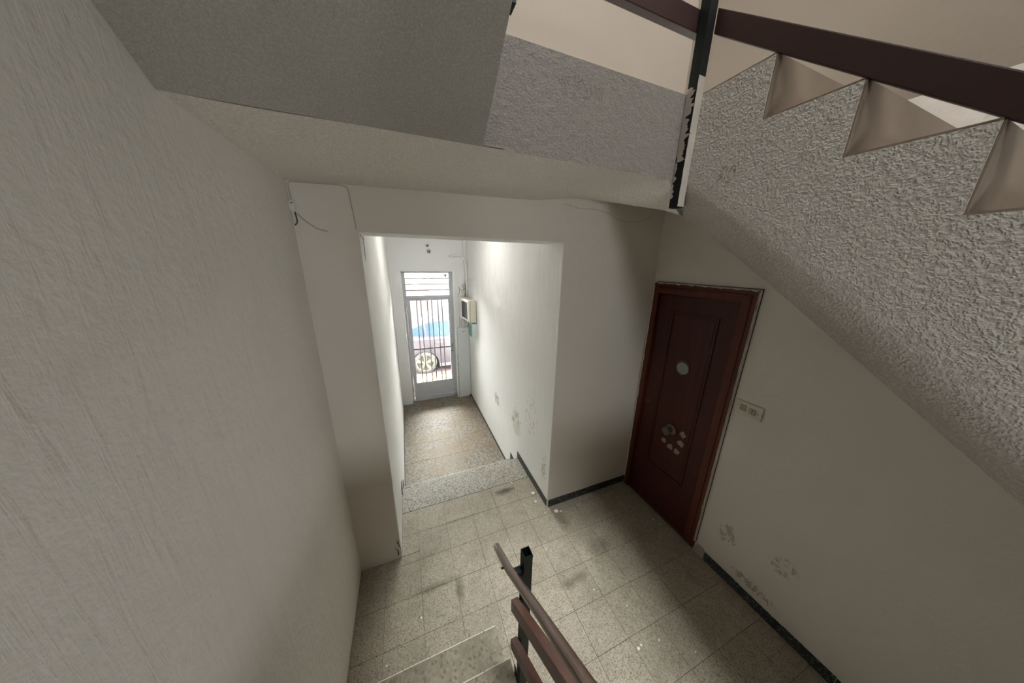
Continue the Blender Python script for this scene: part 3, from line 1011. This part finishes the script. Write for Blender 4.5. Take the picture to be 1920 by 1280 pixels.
# ------------------------------------------------------------------ hallway services
tag(obj('cover_panel', bx(((1.330, L - 0.035, LOW + 0.002), (1.553, L - 0.001, 1.055))), 'panel_grey', bevel=0.003),
    'tall pale grey service panel between the street door and hallway corner', 'panel')
mb = empty('meter_box', 'white plastic meter box with glazed side on the right hallway wall', 'meter box', loc=(1.5, 2.85, 1.25))
q = [(1.447, 2.55), (1.5605, 2.55), (1.5605, 3.12), (1.400, 3.12)]
under(obj('box_body', prism(bmesh.new(), [(x, y, 1.262) for x, y in q], (0, 0, 0.366)), 'cream_plastic', bevel=0.006), mb)
nv = (Vector((1.400, 3.12, 0)) - Vector((1.447, 2.55, 0))).normalized()
nn = Vector((-nv.y, nv.x, 0))
if nn.x > 0:
    nn = -nn


def flank(s0, s1, z0, z1, t):
    a = Vector((1.447, 2.55, 0)) + nv * s0
    c = Vector((1.447, 2.55, 0)) + nv * s1
    return [(a + Vector((0, 0, z0))), (c + Vector((0, 0, z0))), (c + Vector((0, 0, z1))), (a + Vector((0, 0, z1)))], nn * t


pp, tt = flank(0.05, 0.54, 1.275, 1.610, 0.012)
under(obj('box_lid', prism(bmesh.new(), pp, tt), 'pvc', bevel=0.003), mb)
pp, tt = flank(0.10, 0.42, 1.30, 1.585, 0.0135)
gl = under(obj('lid_window', prism(bmesh.new(), pp, tt), 'car_glass'), mb)
gl['label'] = 'dark glossy window in the lid'
under(obj('box_seam', bx(((1.453, 2.5475, 1.268), (1.459, 2.5495, 1.622)), ((1.551, 2.5475, 1.268), (1.5595, 2.5495, 1.622))), 'glue'), mb)
ib = empty('intercom_box', 'small green and grey box fixed under the meter box in the hallway', 'box', loc=(1.52, 2.65, 0.97))
under(obj('box_body', bx(((1.487, 2.55, 0.975), (1.5605, 2.80, 1.235))), 'panel_grey', bevel=0.004), ib)
under(obj('side_panel', bx(((1.481, 2.575, 1.0), (1.4865, 2.79, 1.215))), 'green', bevel=0.001), ib)
under(obj('top_rim', bx(((1.478, 2.548, 1.222), (1.5605, 2.81, 1.246)), ((1.478, 2.548, 0.985), (1.4865, 2.572, 1.222))), 'teal_edge', bevel=0.002), ib)
b = bmesh.new()
for x0 in (1.36, 1.42, 1.47, 1.51):
    pts = curve([(x0, L - 0.02, 1.055), (x0 + random.uniform(-.03, .03), L - 0.05, 1.11), (x0 + random.uniform(-.02, .04), L - 0.04, 1.17), (x0 + 0.02, L - 0.06, 1.262)], 5)
    tube(b, pts, 0.006, 6)
tag(obj('cable_bundle', b, 'cable', smooth=True), 'short grey cables running from the service panel up to the meter box', 'cable')
b = bmesh.new()
for (x0, z0, x1, z1) in ((1.36, 1.63, 1.40, 1.80), (1.44, 1.63, 1.42, 1.76), (1.47, 1.64, 1.50, 1.86), (1.53, 1.63, 1.52, 1.92), (1.48, 1.63, 1.46, 1.84)):
    tube(b, curve([(x0, L - 0.06, z0), ((x0 + x1) / 2 + 0.02, L - 0.04, (z0 + z1) / 2), (x1, L - 0.012, z1)], 5), 0.006, 6)
tag(obj('cable_bundle', b, 'cable', smooth=True), 'tangled dusty cable ends sprouting from the top of the meter box', 'cable')
b = bmesh.new()
tube(b, curve([(1.250, L - 0.045, 2.318), (1.33, L - 0.04, 2.335), (1.415, L - 0.04, 2.337), (1.49, L - 0.04, 2.29), (1.527, L - 0.035, 2.17), (1.540, L - 0.032, 1.96), (1.541, L - 0.032, 1.63)], 10), 0.0185, 12)
cn = tag(obj('conduit_pipe', b, 'pvc', smooth='all'), 'thick white conduit bending from above the street door down to the meter box', 'pipe')
obj('pipe_mouth', cyl(bmesh.new(), (1.2515, L - 0.045, 2.3183), (-1, 0, -0.2), 0.0125, 0.003, 12), 'hole', cn)
b = bmesh.new()
tube(b, [(1.490, L - 0.0105, 1.64), (1.490, L - 0.0105, 2.749)], 0.009, 8)
tag(obj('conduit_pipe', b, 'pvc', smooth=True), 'thin straight white conduit running up behind the bent one', 'pipe')
for (x, z, r, lab) in ((0.903, 2.482, 0.025, 'upper smaller round grey cable fitting above the street door'), (0.922, 2.392, 0.032, 'lower larger round grey cable fitting above the street door')):
    rt = tag(obj('wall_fitting', lathe(bmesh.new(), (x, L - 0.0005, z), (0, -1, 0), [(0, r), (0.008, r), (0.014, r * 0.85), (0.014, r * 0.62), (0.006, r * 0.55)]), 'bar', smooth=True), lab, 'fitting')
    obj('wire_end', cyl(bmesh.new(), (x - 0.004, L - 0.007, z + 0.003), (0.1, -1, 0.1), r * 0.25, 0.02, 8), 'pvc', rt)
    obj('dark_core', cyl(bmesh.new(), (x, L - 0.0067, z), (0, -1, 0), r * 0.5, 0.0012, 14), 'hole', rt)
nt = tag(obj('number_plate', bx(((1.425, L - 0.0385, 0.955), (1.515, L - 0.0355, 1.005))), 'pvc'), 'small pale sticker on the tall grey service panel', 'label')
obj('print', bx(((1.433, L - 0.0395, 0.968), (1.462, L - 0.0386, 0.992)), ((1.468, L - 0.0395, 0.978), (1.505, L - 0.0386, 0.992))), 'bar', nt)
tag(obj('floor_plug', cyl(bmesh.new(), (1.545, 3.13, LOW), (0, 0, 1), 0.018, 0.03, 12), 'hole'), 'small dark cable plug on the hallway floor corner', 'plug')

# slits in the plaster by the top of the opening
b = bmesh.new()
prism(b, [(A + 0.0002, 0.150, 2.330), (A + 0.0002, 0.158, 2.290), (A + 0.0002, 0.146, 2.215), (A + 0.0002, 0.135, 2.275)], (0.0015, 0, 0))
for (y, z) in ((0.03, 2.352), (0.09, 2.347), (0.14, 2.34)):
    prism(b, [(A + 0.0002, y, z), (A + 0.0002, y + 0.035, z + 0.004), (A + 0.0002, y + 0.03, z - 0.006)], (0.0015, 0, 0))
struct('trim_4', b, 'dark_cable')

# cable on the front wall
b = bmesh.new()
tube(b, curve([(0.010, -0.005, 2.50), (0.008, -0.005, 2.545), (0.014, -0.005, 2.572), (0.06, -0.005, 2.576), (0.16, -0.004, 2.580), (0.235, -0.004, 2.580), (0.258, -0.004, 2.565), (0.264, -0.004, 2.50), (0.270, -0.004, 2.43), (0.272, -0.004, 2.372)], 8), 0.0026, 6)
tag(obj('wall_cable', b, 'cable', smooth=True), 'thin painted-over cable looping along the ceiling corner to the opening', 'cable')
b = bmesh.new()
bmesh.ops.create_icosphere(b, subdivisions=3, radius=0.03)
for v in b.verts:
    v.co = Vector((v.co.x * 0.55 + 0.012, v.co.y * 0.55 - 0.012, v.co.z * 0.95 + 2.468)) + v.normal * 0.005 * noise.noise(v.co * 60)
jb = tag(obj('cable_junction', b, 'pvc', smooth=True), 'white lumpy cable junction high in the left corner', 'junction')
obj('wire_hole', cyl(bmesh.new(), (0.014, -0.0275, 2.478), (0.2, -1, 0), 0.004, 0.002, 8), 'dark_cable', jb)
b = bmesh.new()
tube(b, curve([(0.016, -0.010, 2.442), (0.018, -0.008, 2.42), (0.017, -0.006, 2.395), (0.006, -0.005, 2.38)], 6), 0.0035, 6)
obj('loose_wire', b, 'dark_cable', jb, smooth=True)
b = bmesh.new()
tube(b, curve([(0.022, -0.006, 2.435), (0.06, -0.005, 2.395), (0.10, -0.004, 2.368), (0.142, -0.004, 2.358)], 8), 0.0013, 5)
tag(obj('loose_thread', b, 'dark_cable', smooth=True), 'thin hair-like wire hanging from the corner junction', 'wire')
b = bmesh.new()
tube(b, curve([(1.545, -0.004, 2.606), (1.60, -0.005, 2.600), (1.67, -0.005, 2.588), (1.80, -0.004, 2.592), (1.92, -0.004, 2.575), (2.02, -0.005, 2.540), (2.13, -0.004, 2.530), (2.25, -0.005, 2.545), (2.33, -0.004, 2.58), (2.36, -0.004, 2.60)], 8), 0.0016, 5)
tag(obj('loose_thread', b, 'cable', smooth=True), 'thin sagging wire along the front wall below the landing soffit', 'wire')

# ------------------------------------------------------------------ railing of the lower flight
ra = empty('stair_railing', 'brown wooden stair railing with open-topped black post, in the foreground', 'railing', loc=(0.79, -1.07, 0.3))


def rp(name, bm, m, root, label=None, **kw):
    o = under(obj(name, bm, m, **kw), root)
    if label:
        o['label'] = label
    return o


def sqtube(x0, x1, y0, y1, z0, z1, t=0.0025, depth=0.12):
    """square tube, open at the top"""
    b = bmesh.new()
    o_ = [(x0, y0), (x1, y0), (x1, y1), (x0, y1)]
    i_ = [(x0 + t, y0 + t), (x1 - t, y0 + t), (x1 - t, y1 - t), (x0 + t, y1 - t)]
    r1 = [b.verts.new((x, y, z0)) for x, y in o_]
    r2 = [b.verts.new((x, y, z1)) for x, y in o_]
    r3 = [b.verts.new((x, y, z1)) for x, y in i_]
    r4 = [b.verts.new((x, y, z1 - depth)) for x, y in i_]
    for p, q in ((r1, r2), (r2, r3), (r3, r4)):
        for k in range(4):
            b.faces.new((p[k], p[(k + 1) % 4], q[(k + 1) % 4], q[k]))
    b.faces.new(r1[::-1])
    b.faces.new(r4)
    return b


def skewbar(p0, p1, w, h, ends=None):
    """rectangular bar with vertical ends and vertical sides; p0,p1 = centre of the ends"""
    p0, p1 = Vector(p0), Vector(p1)
    d = (p1 - p0)
    s = Vector((d.y, -d.x, 0)).normalized() * (w / 2)
    u = Vector((0, 0, h / 2))
    b = bmesh.new()
    prism(b, [p0 - s - u, p0 + s - u, p0 + s + u, p0 - s + u], d)
    return b


rp('post', sqtube(0.806, 0.840, -1.092, -1.056, 0.30, 1.174), 'black', ra)
ym = lambda y, y0, z0: z0 + 0.80 * (y0 - y)
yend = -2.42
rp('middle_rail', skewbar((0.790, -1.045, ym(-1.045, -1.053, 0.838) + 0.034), (0.790, yend, ym(yend, -1.053, 0.838) + 0.034), 0.030, 0.068), 'rail', ra, bevel=0.003)
rp('lower_rail', skewbar((0.790, -1.048, ym(-1.048, -1.055, 0.605) + 0.030), (0.790, yend, ym(yend, -1.055, 0.605) + 0.030), 0.030, 0.062), 'rail', ra, bevel=0.003)
# handrail: rounded top profile
hp = [Vector((0.775, -0.850, 0.950)), Vector((0.7405, -1.514, 1.447))]
hp.append(hp[1] + Vector((-0.01, -0.9, 0.9 * 0.785)))
b = bmesh.new()
prof = [(-0.014, -0.013), (-0.0165, 0.000), (-0.0145, 0.009), (-0.007, 0.0135), (0.004, 0.0145), (0.012, 0.010), (0.016, 0.001), (0.0145, -0.013)]
rings = []
for i, p in enumerate([hp[0], hp[0].lerp(hp[1], 0.02), Vector((0.755, -1.064, 1.112)), Vector((0.7575, -1.29, 1.262)), hp[1], hp[2]]):
    sc = 0.74 if i == 0 else 0.87
    rings.append([b.verts.new(p + Vector((u * sc, 0, v * 1.25 * sc))) for u, v in prof])
for a_, c_ in zip(rings, rings[1:]):
    for k in range(8):
        b.faces.new((a_[k], a_[(k + 1) % 8], c_[(k + 1) % 8], c_[k]))
b.faces.new(rings[0][::-1])
b.faces.new(rings[-1])
rp('handrail', b, 'handrail', ra, smooth=True)
rp('bracket', bx(((0.762, -1.078, 1.062), (0.8055, -1.054, 1.088))), 'black', ra, bevel=0.0015)
rp('bolt', cyl(bmesh.new(), (0.754, -1.030, 1.072), (-1, 0, 0), 0.0045, 0.016, 12), 'rail_dark', ra, smooth=True)
for z in (1.15, 0.52, 0.42):
    rp('bolt', cyl(bmesh.new(), (0.8405, -1.078, z), (1, 0, 0), 0.006, 0.006, 10), 'black', ra, smooth=True)
for z in (0.895, 0.645):
    rp('bolt', cyl(bmesh.new(), (0.7745, -1.074, z), (-1, 0, 0), 0.006, 0.003, 10), 'brownish', ra, smooth=True)
b = bmesh.new()
ragged(b, (0.8075, -1.022, 0.405), (0.8075, -1.035, 0.18), (0, -1, 0), 0.024, 0.02, (0.004, 0, 0), 33, 40)
rp('paint_drip', b, 'black_chipped', ra)
rp('post', bx(((0.806, -2.372, 1.25), (0.840, -2.336, 2.30))), 'black', ra)
rp('bracket', bx(((0.74, -2.365, 2.09), (0.8055, -2.341, 2.115))), 'black', ra)

# ------------------------------------------------------------------ railing round the upper landing
ru = empty('stair_railing', 'dark brown railing around the stairwell above, on a chipped black corner post', 'railing', loc=(1.65, -0.79, 2.46))
PX0, PX1, PY0, PY1 = 1.626, 1.664, -0.804, -0.7635
rp('post', bx(((PX0, PY0, 2.462), (PX1, PY1, 3.85))), 'black', ru)
# peeling left face and smeared front face, real thin coats over the tube
b = bmesh.new()
ragged(b, (PX1, PY0 - 0.0002, 2.464), (PX1, PY0 - 0.0002, 2.93), (-1, 0, 0), 0.0365, 0.002, (0, -0.0015, 0), 41, 60)
rp('plaster_smear', b, 'overpaint', ru, label='grey-pink plaster smeared on the front of the post')
b = bmesh.new()
ragged(b, (PX0 - 0.0002, PY1, 2.64), (PX0 - 0.0002, PY1, 2.90), (0, -1, 0), 0.028, 0.030, (-0.0012, 0, 0), 47, 50)
ragged(b, (PX0 - 0.0002, PY1, 2.50), (PX0 - 0.0002, PY1, 2.66), (0, -1, 0), 0.007, 0.016, (-0.0012, 0, 0), 49, 30)
rp('plaster_smear', b, 'peeled', ru)
# landing guard rails (wood, on the landing side of the posts)
for zc in (3.120, 3.36, 3.60):
    b = bmesh.new()
    box(b, (XE - 0.01, -0.760, zc - 0.036), (1.700, -0.730, zc + 0.036))
    rp('landing_rail', b, 'rail_dark', ru, bevel=0.003)
for k, dz in enumerate((0.0, 0.24, 0.48)):
    z0 = 3.103 + dz
    rp('sloping_rail', skewbar((1.681, -0.805, z0), (1.681, -2.66, z0 - 0.785 * 1.855), 0.030, 0.078), 'rail_dark', ru, bevel=0.003)
rp('post', bx(((PX0, -2.66, 1.30), (PX1, -2.622, 2.50))), 'black', ru)
rp('post', bx(((XE + 0.002, -0.99, 2.79), (XE + 0.020, -0.955, 4.0))), 'black_chipped', ru)

# ------------------------------------------------------------------ plaster crumbs on the floor
spots = [(1.352, 0.387, .011, 'white plaster crumb on the dark stain by the threshold slab'), (1.505, 0.186, .018, 'largest white paint flake beside the hallway skirting'), (1.485, 0.089, .012, 'small white flake next to the largest paint flake'),
         (1.62, -0.075, .020, 'broad pale flake against the black front skirting'), (1.512, -0.057, .007, None), (1.66, -0.090, .010, None), (1.548, -0.721, .006, None), (1.601, -1.069, .010, None),
         (1.629, -1.062, .007, None), (1.751, -1.086, .006, None), (1.695, -0.877, .005, None), (1.91, -1.203, .005, None), (1.359, -0.351, .004, None), (0.398, -0.448, .006, None),
         (0.200, -0.604, .005, None), (1.56, 0.0 - 0.03, .006, None), (1.44, 0.12, .004, None), (1.35, 0.25, .005, None), (2.40, -0.46, .009, None), (2.42, -0.52, .006, None), (1.02, 0.30, .003, None)]
for i, (x, y, r, lab) in enumerate(spots):
    b = bmesh.new()
    n = 9
    pts = [(x + r * (0.7 + 0.5 * random.random()) * math.cos(2 * math.pi * k / n), y + r * (0.6 + 0.5 * random.random()) * math.sin(2 * math.pi * k / n), 0.0002) for k in range(n)]
    prism(b, pts, (0, 0, 0.0035 if r > 0.008 else 0.002))
    tag(obj('plaster_flake', b, 'chip'), lab or 'tiny white plaster flake scattered on the landing tiles', 'plaster flake', None if lab else 'tiny plaster flakes on the landing')

# ------------------------------------------------------------------ street
ZG = -0.60
pv = struct('pavement', bx(((-5, L + 0.31, -0.8), (8, 4.42, -0.5))), 'pavement')
tag(pv, 'reddish pavement outside the street door', 'pavement')
kb = struct('kerb', bx(*[((-5 + k * 1.0, 4.425, -0.8), (-4.01 + k * 1.0, 4.72, -0.497)) for k in range(13)]), 'kerb_yellow')
tag(kb, 'yellow painted kerb along the pavement', 'kerb')
rd = struct('road', bx(((-9, 4.725, -0.9), (12, 9.0, ZG))), 'asphalt')
tag(rd, 'reddish grey road surface', 'road')

fb = empty('facing_house', 'pale street house front opposite the entrance door', 'building', loc=(1.5, 9.2, ZG))


def fp(name, bm, m, par=None, **kw):
    o = obj(name, bm, m, **kw)
    if par is None:
        under(o, fb)
    else:
        o.parent = par
    return o


fp('plinth', bx(((-6, 9.0, ZG), (10, 9.5, 0.55))), 'fac_cream')
fp('brick_band', bx(((-6, 9.02, 0.552), (1.35, 9.5, 1.25))), 'fac_pink')
fp('shop_band', bx(((1.352, 9.02, 0.552), (10, 9.5, 1.25))), 'fac_blue')
fp('ledge', bx(((-6, 8.93, 1.252), (10, 9.5, 1.32))), 'fac_cream')
fp('upper_wall', bx(((-6, 9.03, 1.322), (10, 9.5, 3.6))), 'fac_white')
for k in range(6):
    x = -2.2 + k * 1.15
    wn = fp('shutter', bx(((x, 8.99, 1.65), (x + 0.42, 9.028, 3.0))), 'fac_shutter')
    fp('window_sill', bx(((x - 0.05, 8.95, 1.58), (x + 0.47, 9.0285, 1.645))), 'fac_cream', wn)

# parked car, side on
cx = 0.83
car = empty('parked_car', 'dark grey hatchback parked beside the kerb outside the glazed door', 'car', loc=(cx + 1.2, 5.9, ZG))


def cp(name, bm, m, par=None, **kw):
    o = obj(name, bm, m, **kw)
    if par is None:
        under(o, car)
    else:
        o.parent = par
    return o


CY0, CY1 = 5.17, 6.75
wheelz = ZG + 0.30
low = [(-0.72, -0.32), (-0.74, 0.02), (-0.70, 0.30), (-0.52, 0.385), (0.2, 0.37), (1.6, 0.345), (2.3, 0.33), (2.75, 0.20), (3.1, 0.02), (3.14, -0.30), (3.05, -0.40), (-0.6, -0.40)]
b = bmesh.new()
# body with wheel arches cut in the outline
out = [(x, z) for x, z in low[:10]]
for wx in (2.42, 0.0):
    out.append((wx + 0.345, -0.40))
    for a in range(10, 171, 16):
        out.append((wx + 0.345 * math.cos(math.radians(a)), -0.34 + 0.345 * math.sin(math.radians(a))))
    out.append((wx - 0.345, -0.40))
out.append((-0.6, -0.40))
prism(b, [(cx + x, CY0, z) for x, z in out], (0, CY1 - CY0, 0))
cp('body', b, 'car', bevel=0.02, smooth=True)
# cabin tapering inwards
cab = [(-0.60, 0.36), (-0.42, 0.66), (-0.15, 0.79), (0.7, 0.85), (1.3, 0.80), (2.15, 0.34)]
b = bmesh.new()
for side in (0, 1):
    pass
r1, r2 = [], []
for x, z in cab:
    inset = 0.02 + 0.20 * max(0, (z - 0.36)) / 0.49
    r1.append(b.verts.new((cx + x, CY0 + inset, z)))
    r2.append(b.verts.new((cx + x, CY1 - inset, z)))
b.faces.new(r1)
b.faces.new(r2[::-1])
for k in range(len(cab)):
    b.faces.new((r1[k], r1[(k + 1) % len(cab)], r2[(k + 1) % len(cab)], r2[k]))
cp('cabin', b, 'car', bevel=0.012, smooth=True)


def winpoly(pts, name='side_window'):
    b = bmesh.new()
    v = []
    for x, z in pts:
        inset = 0.02 + 0.20 * (z - 0.36) / 0.49
        v.append((cx + x, CY0 + inset - 0.006, z))
    prism(b, v, (0, 0.005, 0))
    return cp(name, b, 'car_glass')


winpoly([(-0.33, 0.43), (-0.24, 0.60), (0.02, 0.70), (0.05, 0.41)])
winpoly([(0.09, 0.41), (0.06, 0.71), (0.30, 0.745), (0.74, 0.76), (0.74, 0.39)])
winpoly([(0.79, 0.39), (0.79, 0.76), (1.20, 0.72), (1.75, 0.40)])
cp('belt_line', bx(((cx - 0.5, CY0 - 0.006, 0.325), (cx + 2.2, CY0 - 0.001, 0.372))), 'car_belt')
cp('door_handle', bx(((cx + 0.30, CY0 - 0.02, 0.22), (cx + 0.45, CY0 - 0.001, 0.25))), 'car_trim', bevel=0.004)
cp('door_seam', bx(((cx + 0.77, CY0 - 0.002, -0.36), (cx + 0.778, CY0 - 0.001, 0.32))), 'car_trim')
cp('sill', bx(((cx + 0.36, CY0 - 0.012, -0.43), (cx + 2.05, CY0 + 0.04, -0.345))), 'car_trim')
cp('rear_light', bx(((cx - 0.745, CY0 + 0.0, 0.05), (cx - 0.70, CY0 + 0.22, 0.28))), 'fac_pink')
for wx in (0.0, 2.42):
    for yy, sgn in ((CY0 + 0.01, -1), (CY1 - 0.01, 1)):
        tb = lathe(bmesh.new(), (cx + wx, yy - sgn * 0.19, wheelz), (0, sgn, 0), [(0, 0.22), (0.0, 0.28), (0.03, 0.30), (0.16, 0.30), (0.185, 0.285), (0.19, 0.235), (0.15, 0.225)], 32)
        ty = cp('wheel', tb, 'tyre', smooth=True)
        if yy > 6:
            continue
        rb = bmesh.new()
        f = yy + sgn * 0.005
        for k in range(5):
            a = math.radians(90 + 72 * k)
            c_, s_ = math.cos(a), math.sin(a)
            n_ = Vector((-s_, 0, c_))
            d_ = Vector((c_, 0, s_))
            o_ = Vector((cx + wx, f, wheelz))
            prism(rb, [o_ + d_ * 0.03 + n_ * 0.030, o_ + d_ * 0.215 + n_ * 0.042, o_ + d_ * 0.215 - n_ * 0.042, o_ + d_ * 0.03 - n_ * 0.030], (0, 0.03, 0))
        cyl(rb, (cx + wx, f - 0.006, wheelz), (0, 1, 0), 0.05, 0.03, 16)
        ring = []
        n = 32
        for rr, yv in ((0.205, f), (0.232, f - 0.004), (0.232, f + 0.03), (0.205, f + 0.03)):
            ring.append([rb.verts.new((cx + wx + rr * math.cos(2 * math.pi * i / n), yv, wheelz + rr * math.sin(2 * math.pi * i / n))) for i in range(n)])
        for q_ in range(4):
            u_, v_ = ring[q_], ring[(q_ + 1) % 4]
            for i in range(n):
                rb.faces.new((u_[i], u_[(i + 1) % n], v_[(i + 1) % n], v_[i]))
        rm = cp('rim', rb, 'alloy', ty, smooth=True)
        if ty.parent:
            rm.parent = ty
